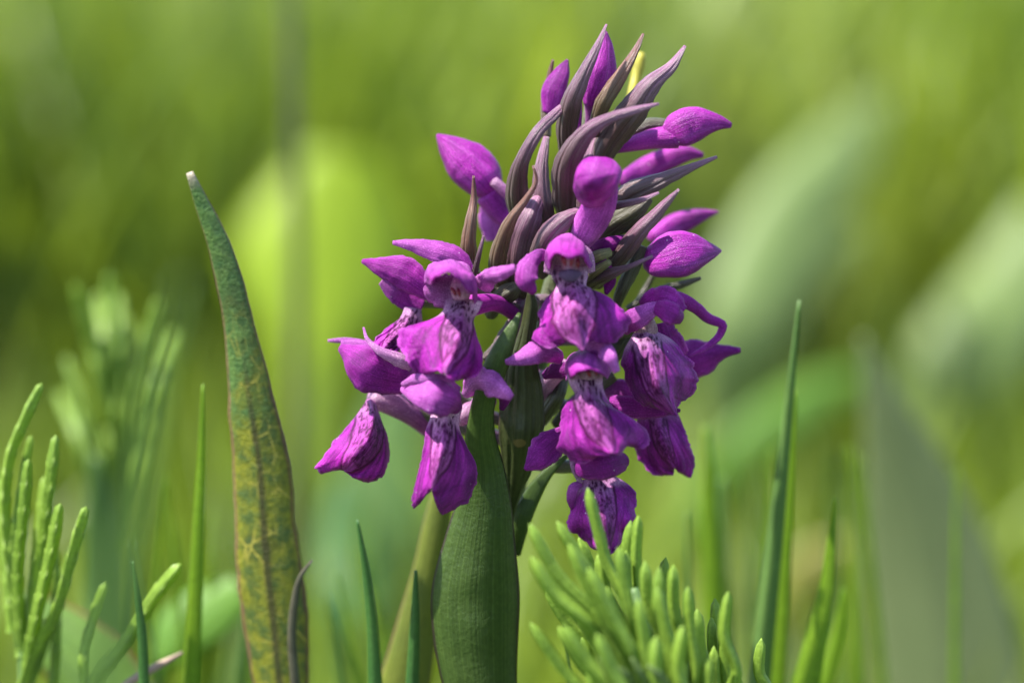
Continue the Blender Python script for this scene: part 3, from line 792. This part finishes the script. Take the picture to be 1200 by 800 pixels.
bract([(625, 194, -10), (628, 212, -10), (616, 233, -10), (600, 254, -10), (588, 280, -9), (582, 312, -7), (600, 346, -3)], [1.2, 3, 5, 9, 13, 15, 12], 'bract_brown', roll=-15)
bract([(636, 224, -4), (622, 250, -7), (610, 282, -7), (606, 318, -6), (616, 350, -2)], [8, 20, 26, 26, 16], 'bract')
bract([(684, 244, -9), (662, 254, -10), (642, 272, -10), (630, 296, -9), (636, 326, -4)], [6, 15, 20, 16, 10], 'bract', roll=-18)
bract([(640, 160, -2), (634, 200, -4), (636, 240, -5), (646, 280, -4)], [5, 12, 17, 14], 'bract')
bract([(700, 150, -1), (690, 200, -3), (690, 250, -4), (688, 300, -3)], [8, 22, 26, 20], 'bract')
bract([(822, 326, 0), (800, 333, 0), (768, 342, 0), (735, 362, 0)], [2, 6, 6, 5], 'bract_olive')
bract([(768, 318, 3), (758, 336, 3), (746, 356, 2)], [4, 5, 5], 'bract_olive')
tube('ovary', [(716, 295, -8), (703, 299, -8), (688, 308, -6)], [5, 7, 6], M['olive'], orchid, 12, 12)
bract([(612, 332, -7), (600, 340, -7), (585, 352, -6), (572, 372, -4)], [4, 14, 16, 10], 'bract_olive')
bract([(625, 350, -5), (606, 384, -5), (584, 410, -5), (566, 420, -4)], [12, 20, 16, 6], 'bract')
bract([(660, 440, -4), (652, 464, -6), (640, 484, -5), (622, 510, -2)], [10, 13, 13, 8], 'bract_olive')
bract([(720, 440, -5), (700, 452, -5), (672, 474, -4), (650, 500, -2)], [8, 12, 12, 10], 'bract_olive')
bract([(740, 380, -3), (720, 410, -4), (690, 440, -3)], [12, 18, 14], 'bract_olive')
tube('ovary', [(744, 281, -5), (715, 286, -6), (684, 298, -3)], [7, 9, 9], M['petal'], orchid, 12, 12, colf=PC(DEEP, MID))
tube('ovary', [(714, 307, -9), (702, 315, -8), (688, 326, -5)], [4, 6, 6], M['olive'], orchid, 12, 10)

# ---- leaves of the stem
bract([(621, 339, -10), (622, 356, -10), (617, 390, -10), (612, 425, -10), (612, 470, -10), (610, 510, -10), (605, 556, -8), (600, 592, -6), (596, 640, -3)], [2, 7, 10, 17, 25, 27, 17, 5, 3], 'sheath_dark', cup=.5)
leafobj = ribbon('leaf', [(609, 367, -13), (596, 394, -14), (580, 432, -14), (567, 470, -13), (563, 510, -12), (567, 552, -11), (567, 592, -11), (562, 640, -11), (557, 702, -11), (558, 750, -11), (562, 802, -11)],
       [1, 9, 14, 13, 17, 24, 32, 42, 52, 50, 44], M['sheath'], orchid, n=70, m=21, cup=.45, thick=.5, root=(.001, .004, .55), dents=((.72, .1, .05, .05), (.85, -.1, .05, .05)), crump=.03)
leafobj['label'] = 'broad green leaf wrapping the lower stem'
ribbon('leaf', [(665, 533, -6), (642, 554, -6), (624, 580, -6), (612, 610, -6), (607, 650, -5)], [2, 6, 10, 10, 3], M['sheath'], orchid, cup=.2, thick=.5)
ribbon('leaf', [(524, 545, 6), (512, 610, 6), (500, 672, 6), (488, 735, 6), (474, 802, 6)], [8, 15, 17, 24, 30], M['yellow_leaf'], orchid, cup=.3, thick=.5, root=(.006, -.002, .6))

# ------------------------------------------------------------------ plants around it
def base_of(mid, dx=0, dy=0):
    q = W(*mid[-1]); return Vector((q.x + dx, q.y + dy, 0))

def grass_blade(label, mid, hw, mat, root=(.002, .0, .8), cup=.1, keel=.5, roll=-30, tip=None, cat='grass blade', name='grass_leaf', group=None, **kw):
    o = ribbon(name, mid, hw, M[mat], None, n=34, m=9, cup=cup, keel=keel, roll=roll, root=root, thick=.3, **kw)
    return tag(o, label, cat, group)

def shoot(mid, hw, parent, seg=38, mat='horsetail', name='branch', seed=0, flare=.20, tooth=1.7):
    """jointed four-angled horsetail branch: toothed sheaths along a midline of pixels"""
    P = [tuple(W(*p)) for p in mid]
    px = pxsize(Vector(P[0]))
    L = sum((Vector(a) - Vector(b)).length for a, b in zip(P, P[1:]))
    nseg = max(2, int(round(L / (seg * px))))
    per = 7
    n = nseg * per + 1
    S = catmull(P, n); T, Wd, Nn = frame_along(S, 0)
    k = 16; r0 = hw * px
    V, F, UV = [], [], []
    tw = random.Random(seed).uniform(0, 6.28)
    for i in range(n):
        s = i / (n - 1); ph = (i % per) / per                 # tip is s = 0
        body = min(1.0, .62 + 5.0 * s) if s > 0 else .30
        sheath = 1.0 + flare * (1 - ph) ** 3                     # flares to the top of each joint
        for j in range(k):
            a = 6.28318 * j / k
            c4 = math.cos(2 * (a + tw))
            r = r0 * body * sheath * (.84 + .32 * abs(c4) ** 1.7) * (.92 + .08 * s)
            up = r0 * .9 * (1 - ph) ** 3 * (abs(c4) ** 3 - .4) if 0 < s < 1 else 0
            V.append(S[i] + Wd[i] * math.cos(a) * r + Nn[i] * math.sin(a) * r - T[i] * up)
            UV.append((j / k, s * nseg))
    for i in range(n - 1):
        for j in range(k):
            F.append((i * k + j, i * k + (j + 1) % k, (i + 1) * k + (j + 1) % k, (i + 1) * k + j))
    V.append(S[0] - T[0] * r0 * .5); UV.append((.5, 0))
    F += [(len(V) - 1, (j + 1) % k, j) for j in range(k)]
    # pointed teeth at every joint
    for q in range(1, nseg):
        i = q * per
        for h in range(4):
            a = h * 1.5708 - tw + .0
            d = Wd[i] * math.cos(a) + Nn[i] * math.sin(a); e = np.cross(T[i], d)
            b0 = S[i] + d * r0 * 1.0
            c = len(V)
            V += [b0 - e * r0 * .30 + T[i] * r0 * .3, b0 + e * r0 * .30 + T[i] * r0 * .3, b0 + d * r0 * .12 * tooth - T[i] * r0 * 1.3 * tooth, b0 - d * r0 * .25 + T[i] * r0 * .3]
            UV += [(.2, q)] * 4
            F += [(c, c + 1, c + 2), (c + 1, c + 3, c + 2), (c + 3, c, c + 2)]
    return obj(name, V, F, M[mat], parent, UV)

# mottled, dying leaf standing left of the orchid
oldm = [(222, 202, 0), (234, 232, 0), (257, 290, 0), (278, 372, 0), (297, 496, 0), (304, 540, 0), (311, 640, 0), (320, 720, 0), (328, 802, 0)]
t = thing('dying_leaf', 'tall mottled green and yellow leaf with brown rim left of the orchid', 'leaf', base_of(oldm))
ribbon('blade', oldm, [4, 8, 14, 18, 30, 33, 38, 40, 33], M['old_leaf'], t, n=80, m=15, cup=.15, keel=.12, thick=.5, root=(0, 0, .6), jag=.10, roll=-12, seed=3)
ribbon('torn_strip', [(366, 656, -3), (352, 676, -3), (345, 706, -3), (342, 745, -3), (346, 802, -3)], [1.2, 3, 4.5, 5, 5.5], M['dead'], t, n=26, m=7, cup=.4, root=(-.002, .002, .6))

# horsetail on the far left
hl = [(30, 840, 4)]
t = thing('horsetail', 'pale green horsetail with slender jointed shoots beside red-edged leaf', 'horsetail', base_of(hl))
tube('stem', [(24, 700, 4), (28, 760, 4), (30, 840, 4)], [5, 7, 8], M['horsetail_stem'], t, 14, 10, root=(.002, 0, 1.0))
LH = [([(48, 451, 2), (30, 490, 2), (12, 536, 3), (6, 600, 4), (16, 700, 4)], 7.5), ([(36, 512, 4), (30, 545, 4), (24, 580, 4), (15, 650, 4), (20, 740, 4)], 6.5),
      ([(65, 512, 0), (59, 562, 0), (50, 634, 1), (42, 700, 3), (30, 770, 4)], 7.5), ([(33, 540, -2), (28, 600, -1), (21, 676, 2), (26, 760, 4)], 7),
      ([(70, 592, -3), (60, 646, -2), (42, 726, 0), (30, 790, 4)], 7.5), ([(100, 596, -4), (86, 646, -3), (67, 712, -1), (42, 760, 2), (28, 800, 4)], 8.5),
      ([(3, 560, 6), (6, 640, 5), (14, 740, 4)], 7), ([(64, 640, 7), (66, 720, 6), (62, 800, 5), (46, 850, 4)], 6.5)]
LH += [([(52, 560, 8), (46, 620, 7), (36, 700, 6), (28, 780, 4)], 6), ([(84, 640, 9), (70, 700, 8), (50, 760, 6), (32, 810, 4)], 6), ([(18, 610, 10), (16, 680, 8), (24, 770, 4)], 6)]
for i, (m_, h) in enumerate(LH): shoot(m_, h * .84, t, 32, seed=i)
h2 = [(112, 850, 2)]
t = thing('horsetail', 'small horsetail with two spreading shoots beside the dry straw', 'horsetail', base_of(h2))
tube('stem', [(108, 806, 2), (110, 825, 2), (112, 850, 2)], [5, 6, 6], M['horsetail_stem'], t, 10, 10, root=(0, 0, 1.0))
shoot([(124, 684, 3), (112, 718, 3), (99, 770, 2), (106, 830, 2)], 6, t, 30, seed=21)
shoot([(210, 662, -2), (177, 704, -1), (146, 752, 0), (112, 800, 1), (110, 840, 2)], 7.5, t, 40, seed=22)

# horsetail cluster right of the orchid, nearer than it
h3 = [(790, 900, -26)]
t = thing('horsetail', 'bushy bright green horsetail with many blunt shoots below the purple flowers', 'horsetail', base_of(h3))
tube('stem', [(742, 690, -26), (765, 780, -26), (790, 900, -26)], [6, 9, 10], M['horsetail_stem'], t, 20, 12, root=(.002, 0, 1.0))
tips = [(689, 574, 712, 660, -24, 8.5), (622, 616, 700, 720, -30, 9.5), (654, 613, 716, 710, -27, 9.5), (624, 655, 690, 730, -34, 10), (739, 612, 742, 690, -20, 8), (748, 606, 748, 690, -22, 7.5),
        (725, 644, 742, 730, -32, 9), (756, 660, 775, 745, -28, 9.5), (780, 655, 785, 730, -18, 8), (789, 664, 800, 760, -26, 9), (662, 736, 720, 810, -38, 10.5), (769, 748, 778, 830, -38, 11),
        (817, 716, 832, 800, -22, 9.5), (848, 730, 866, 810, -18, 9), (892, 750, 905, 820, -16, 9), (748, 705, 760, 790, -36, 10), (701, 652, 735, 740, -22, 9), (679, 632, 728, 730, -20, 9),
        (636, 640, 705, 742, -24, 9), (668, 640, 730, 752, -34, 9.5), (690, 668, 745, 770, -36, 9.5), (712, 690, 750, 790, -30, 9), (735, 668, 758, 770, -18, 8.5), (770, 690, 790, 790, -34, 9.5),
        (806, 690, 815, 790, -30, 8.5), (640, 690, 712, 775, -20, 9), (676, 715, 735, 800, -28, 10), (700, 745, 745, 830, -40, 10), (800, 735, 806, 830, -36, 9.5), (735, 760, 760, 840, -30, 9.5),
        (830, 770, 836, 850, -30, 9), (690, 780, 735, 860, -34, 10)]
hr = random.Random(3)
for _ in range(30):
    u = hr.random(); x0 = 628 + 250 * u + hr.uniform(-12, 12); y0 = 640 + 90 * abs(u - .25) + hr.uniform(-10, 110)
    tips.append((x0, y0, x0 + ((770 - x0) * .55 if x0 < 765 else 10), y0 + hr.uniform(75, 100), hr.uniform(-38, -14), hr.uniform(7.5, 9.5)))
for i, (x0, y0, x1, y1, d, h) in enumerate(tips):
    jx = random.Random(i).uniform(-6, 6)
    shoot([(x0, y0, d), ((x0 + x1) / 2 - 4 + jx, (y0 + y1) / 2 + 3, d), (x1, y1, d), ((x1 + 778) / 2, y1 + 55, (d - 26) / 2), (786, y1 + 120, -26)], h * .80, t, 56, seed=40 + i, flare=.06, tooth=.5)
for i in range(4):
    x = 702 + i * 19
    ribbon('scale_leaf', [(x, 770 + 9 * (i % 2), -39), (x + 12, 790, -39), (x + 26, 812, -37)], [1.5, 5, 6], M['pale'], t, n=14, m=7)

# single blades of grass
GR = 'single grass blades around the orchid'
grass_blade('bright straight grass blade beside the tall mottled leaf', [(238, 450, 6), (234, 540, 6), (227, 656, 6), (219, 802, 6)], [1.2, 6, 10, 13], 'grass', roll=-40, group=GR)
grass_blade('short dark grass blade with pale edge beside the dry straw', [(155, 657, -4), (160, 700, -4), (164, 740, -4), (167, 802, -4)], [1, 4, 6, 7], 'grass_deep', roll=-30, group=GR)
grass_blade('thin pointed grass blade between mottled leaf and orchid', [(419, 609, -4), (428, 668, -4), (435, 735, -4), (438, 802, -4)], [1, 4.5, 7, 9], 'grass_deep', roll=-20, group=GR)
grass_blade('narrow green grass blade touching the orchid\'s yellowing leaf', [(487, 668, -6), (487, 715, -6), (484, 802, -6)], [1.5, 5, 8], 'grass_deep', roll=10, group=GR)
grass_blade('long folded grass blade right of the orchid, bluish on one side', [(937, 352, 9), (926, 446, 9), (910, 592, 9), (886, 802, 9)], [1.2, 5, 9, 14], 'grass_blue', keel=.8, roll=-15, group=GR)
grass_blade('bright slim grass blade tucked behind the long folded one', [(932, 455, 15), (921, 590, 15), (904, 802, 15)], [2, 9, 15], 'grass', keel=.3, roll=-35, group=GR)
grass_blade('bright stiff grass blade with a dark tip right of the horsetail', [(979, 583, 8), (964, 680, 8), (934, 802, 8)], [1.5, 12, 24], 'grass', keel=.5, roll=-45, group=GR)
grass_blade('grass blade just behind the dark tipped one', [(988, 690, 22), (980, 740, 22), (962, 802, 22)], [2, 9, 14], 'grass', group=GR)
grass_blade('pale blurred grass blade behind the horsetail cluster', [(826, 500, 48), (828, 600, 48), (832, 700, 48), (834, 802, 48)], [3, 12, 15, 17], 'grass', group=GR)
grass_blade('second blurred grass blade behind the horsetail, darker', [(846, 560, 60), (844, 660, 60), (846, 802, 60)], [3, 8, 10], 'grass_blue', group=GR)
grass_blade('hair thin grass blade at the foot of the orchid', [(660, 700, -2), (664, 740, -2), (668, 802, -2)], [.8, 1.6, 2], 'grass_blue', group=GR)
grass_blade('very blurred grass blade hanging close in front of the small horsetail', [(214, 330, -125), (186, 450, -125), (152, 620, -125), (112, 802, -125)], [4, 8, 14, 18], 'grass_blue', root=(-.01, 0, .8), group=GR)
grass_blade('tall thin grass stem far behind the mottled leaf', [(338, -40, 190), (344, 150, 190), (348, 330, 190), (346, 600, 190)], [7, 8, 9, 10], 'stem', root=(0, 0, 1), keel=0, cup=.9, roll=0, cat='grass stem', name='grass_stalk')

gb = random.Random(12)
for i in range(30):
    x = gb.choice([gb.uniform(370, 520), gb.uniform(850, 1195), gb.uniform(100, 290), gb.uniform(640, 900)])
    yt = gb.uniform(520, 740); d = gb.uniform(28, 120); lean = gb.uniform(-30, 30); h = gb.uniform(3.5, 7)
    where = 'behind the slender left horsetails' if x < 290 else 'between mottled leaf and orchid' if x < 560 else 'behind the bushy horsetail' if x < 900 else 'beside the grey-green pointed leaf'
    grass_blade('thin blurred green grass blade ' + where, [(x + lean, yt, d), (x + lean * .5, (yt + 802) / 2, d), (x, 802, d)], [1, h * .8, h], gb.choice(['grass', 'grass_deep', 'grass_blue', 'grass']), roll=gb.uniform(-45, 0), group='thin grass around the foot of the orchid')

# dry straw and low leaves in the left corner
tag(ribbon('straw', [(214, 764, 2), (188, 778, 1), (156, 796, 0), (110, 830, 0)], [1, 4, 5, 5], M['straw'], None, cup=.5, root=(-.03, .02, 1)), 'dry pinkish straw lying across the left grass', 'straw')
tag(ribbon('low_leaf', [(6, 690, 30), (50, 730, 28), (95, 770, 26), (150, 830, 24)], [4, 34, 46, 40], M['red_edge'], None, cup=.3, root=(.004, .004, .3)), 'green leaf with a red margin behind the slender horsetail', 'leaf')
tag(ribbon('low_leaf', [(282, 690, 60), (250, 712, 60), (215, 735, 60), (185, 770, 60)], [20, 36, 36, 20], M['broad'], None, cup=.2, root=(0, .0, .2), roll=-20), 'bright yellow-green leaf low between grass blade and mottled leaf', 'leaf')
tag(ribbon('low_leaf', [(112, 535, 75), (118, 600, 75), (122, 680, 75), (120, 802, 75)], [6, 18, 22, 16], M['grass_blue'], None, cup=.2, root=(0, 0, .4)), 'blurred grey-green leaf behind the left horsetails', 'leaf')
tag(ribbon('pointed_leaf', [(1010, 395, 140), (1035, 480, 140), (1062, 570, 140), (1090, 690, 140), (1110, 830, 140)], [3, 28, 58, 84, 100], M['grey_broad'], None, n=40, m=15, cup=.12, keel=.12, root=(0, 0, .5), roll=-22), 'large blurred grey-green pointed leaf right of the grass blades', 'leaf')

# blurred horsetail further back on the left
h4 = [(140, 640, 85)]
t = thing('horsetail', 'out of focus horsetail clump far behind the grey-green leaf', 'horsetail', base_of(h4))
tube('stem', [(140, 420, 85), (142, 540, 85), (140, 640, 85)], [6, 8, 9], M['horsetail_stem'], t, 14, 10, root=(0, 0, 1.0))
for i, (x, y) in enumerate([(88, 335), (128, 322), (186, 352), (106, 400), (164, 420), (78, 420), (150, 372), (196, 430), (120, 460), (98, 360), (140, 345), (172, 385), (115, 345), (70, 460), (182, 470), (138, 410), (92, 480), (205, 390)]):
    shoot([(x, y, 80 + i), ((x * 2 + 140) / 3, y + 60, 82), ((x + 140 * 2) / 3, y + 130, 84), (140, y + 190, 85)], 5.5, t, 40, seed=80 + i)

# ------------------------------------------------------------------ leaves and grasses of the meadow behind
def far_leaf(label, mid, hw, mat, cat='leaf', roll=0, cup=.2, name='meadow_leaf', root=(0, .0, .35)):
    mid = [(x, y, d * 1.55) for x, y, d in mid]
    o = ribbon(name, mid, hw, M[mat], None, n=30, m=9, cup=cup, roll=roll, root=root, thick=.5)
    return tag(o, label, cat, 'blurred leaves of the meadow behind')
far_leaf('bright sunlit round yellow-green leaf far behind the mottled leaf', [(400, 180, 345), (390, 255, 340), (375, 330, 335), (365, 410, 330)], [40, 95, 105, 50], 'lime', roll=0)
far_leaf('long pale leaf slanting behind the left flowers', [(620, 110, 420), (540, 200, 400), (450, 330, 390), (395, 430, 380), (370, 540, 380)], [14, 38, 46, 42, 30], 'pale')
far_leaf('long pale arching leaf behind the right buds', [(1030, 120, 330), (980, 190, 320), (915, 270, 310), (865, 370, 300), (845, 500, 300)], [16, 44, 50, 46, 34], 'pale')
far_leaf('narrower pale leaf below the arching one', [(1010, 270, 330), (960, 310, 320), (900, 390, 315), (850, 500, 310)], [10, 22, 26, 22], 'pale')
far_leaf('yellow-green leaf slanting behind the long folded grass blade', [(1010, 440, 260), (950, 470, 255), (880, 520, 250), (820, 590, 250)], [12, 26, 28, 20], 'broad')
far_leaf('big pale grey-green leaf behind the pointed leaf', [(1230, 240, 350), (1190, 340, 340), (1130, 430, 330), (1080, 530, 330)], [30, 60, 66, 50], 'pale')
far_leaf('deep green leaf low behind the orchid\'s foot', [(400, 560, 160), (405, 640, 155), (415, 720, 150), (430, 810, 150)], [10, 34, 40, 30], 'grass_deep')
far_leaf('blue-green leaf low behind the thin pointed grass blade', [(470, 440, 230), (460, 540, 225), (450, 640, 220), (450, 800, 220)], [20, 46, 56, 50], 'grass_blue')
far_leaf('withered ochre leaf low behind the stiff grass blade', [(1000, 640, 190), (960, 660, 190), (930, 690, 190), (915, 740, 190)], [14, 24, 24, 14], 'straw_leaf')
far_leaf('grey-green leaf at the far back above the mottled leaf', [(250, -40, 700), (255, 40, 690), (262, 130, 680)], [40, 60, 40], 'grey_broad')

def meadow(name, count, y0, y1, label, hmin, hmax, wmin, wmax, palette, seed, xspread=.30):
    r = np.random.default_rng(seed)
    segs = 6
    V = np.zeros((count, (segs + 1) * 2, 3)); Cc = np.zeros((count, (segs + 1) * 2, 3))
    y = y0 + (y1 - y0) * r.random(count) ** 1.3
    half = (y + .34) * xspread + .05
    x = r.uniform(-1, 1, count) * half
    h = r.uniform(hmin, hmax, count); wd = r.uniform(wmin, wmax, count)
    az = r.uniform(0, 6.28, count); face = r.uniform(0, 6.28, count); bend = r.uniform(.05, .55, count)
    pal = np.array(palette)
    # patches of one kind grow together
    pk = np.array([noise.noise(Vector((a * 7, b * 4, seed))) for a, b in zip(x, y)])
    ci = np.clip(((pk * .9 + .5) * len(pal) + r.normal(0, .7, count)).astype(int), 0, len(pal) - 1)
    col = pal[ci] * r.uniform(.75, 1.25, (count, 1))
    for k in range(segs + 1):
        s = k / segs
        cx = x + np.cos(az) * bend * h * s ** 2; cy = y + np.sin(az) * bend * h * s ** 2
        cz = h * (s - .25 * bend * s ** 2) - .006
        w = wd * (1 - s ** 2.2) * .5 + 1e-4
        ox, oy = np.cos(face) * w, np.sin(face) * w
        V[:, 2 * k] = np.stack([cx - ox, cy - oy, cz], 1); V[:, 2 * k + 1] = np.stack([cx + ox, cy + oy, cz], 1)
        Cc[:, 2 * k] = Cc[:, 2 * k + 1] = col
    nv = (segs + 1) * 2
    F = []
    for i in range(count):
        b = i * nv
        F += [(b + 2 * k, b + 2 * k + 1, b + 2 * k + 3, b + 2 * k + 2) for k in range(segs)]
    o = obj(name, V.reshape(-1, 3), F, M['meadow'], None, None, Cc.reshape(-1, 3))
    o['kind'] = 'stuff'; o['label'] = label; o['category'] = 'grass'
    return o
PAL = [(.11, .17, .022), (.13, .19, .022), (.15, .215, .022), (.18, .25, .025), (.20, .265, .035), (.165, .215, .065)]
meadow('meadow_grass', 2600, .14, .6, 'low out of focus grass just behind the orchid', .04, .11, .002, .006, PAL, 4)
meadow('meadow_grass', 7000, .58, 1.5, 'out of focus green meadow grass behind the orchid', .09, .24, .004, .011, PAL, 5)
meadow('meadow_grass', 9000, 1.3, 6.0, 'distant meadow grass filling the upper background', .14, .34, .004, .012, PAL, 6)
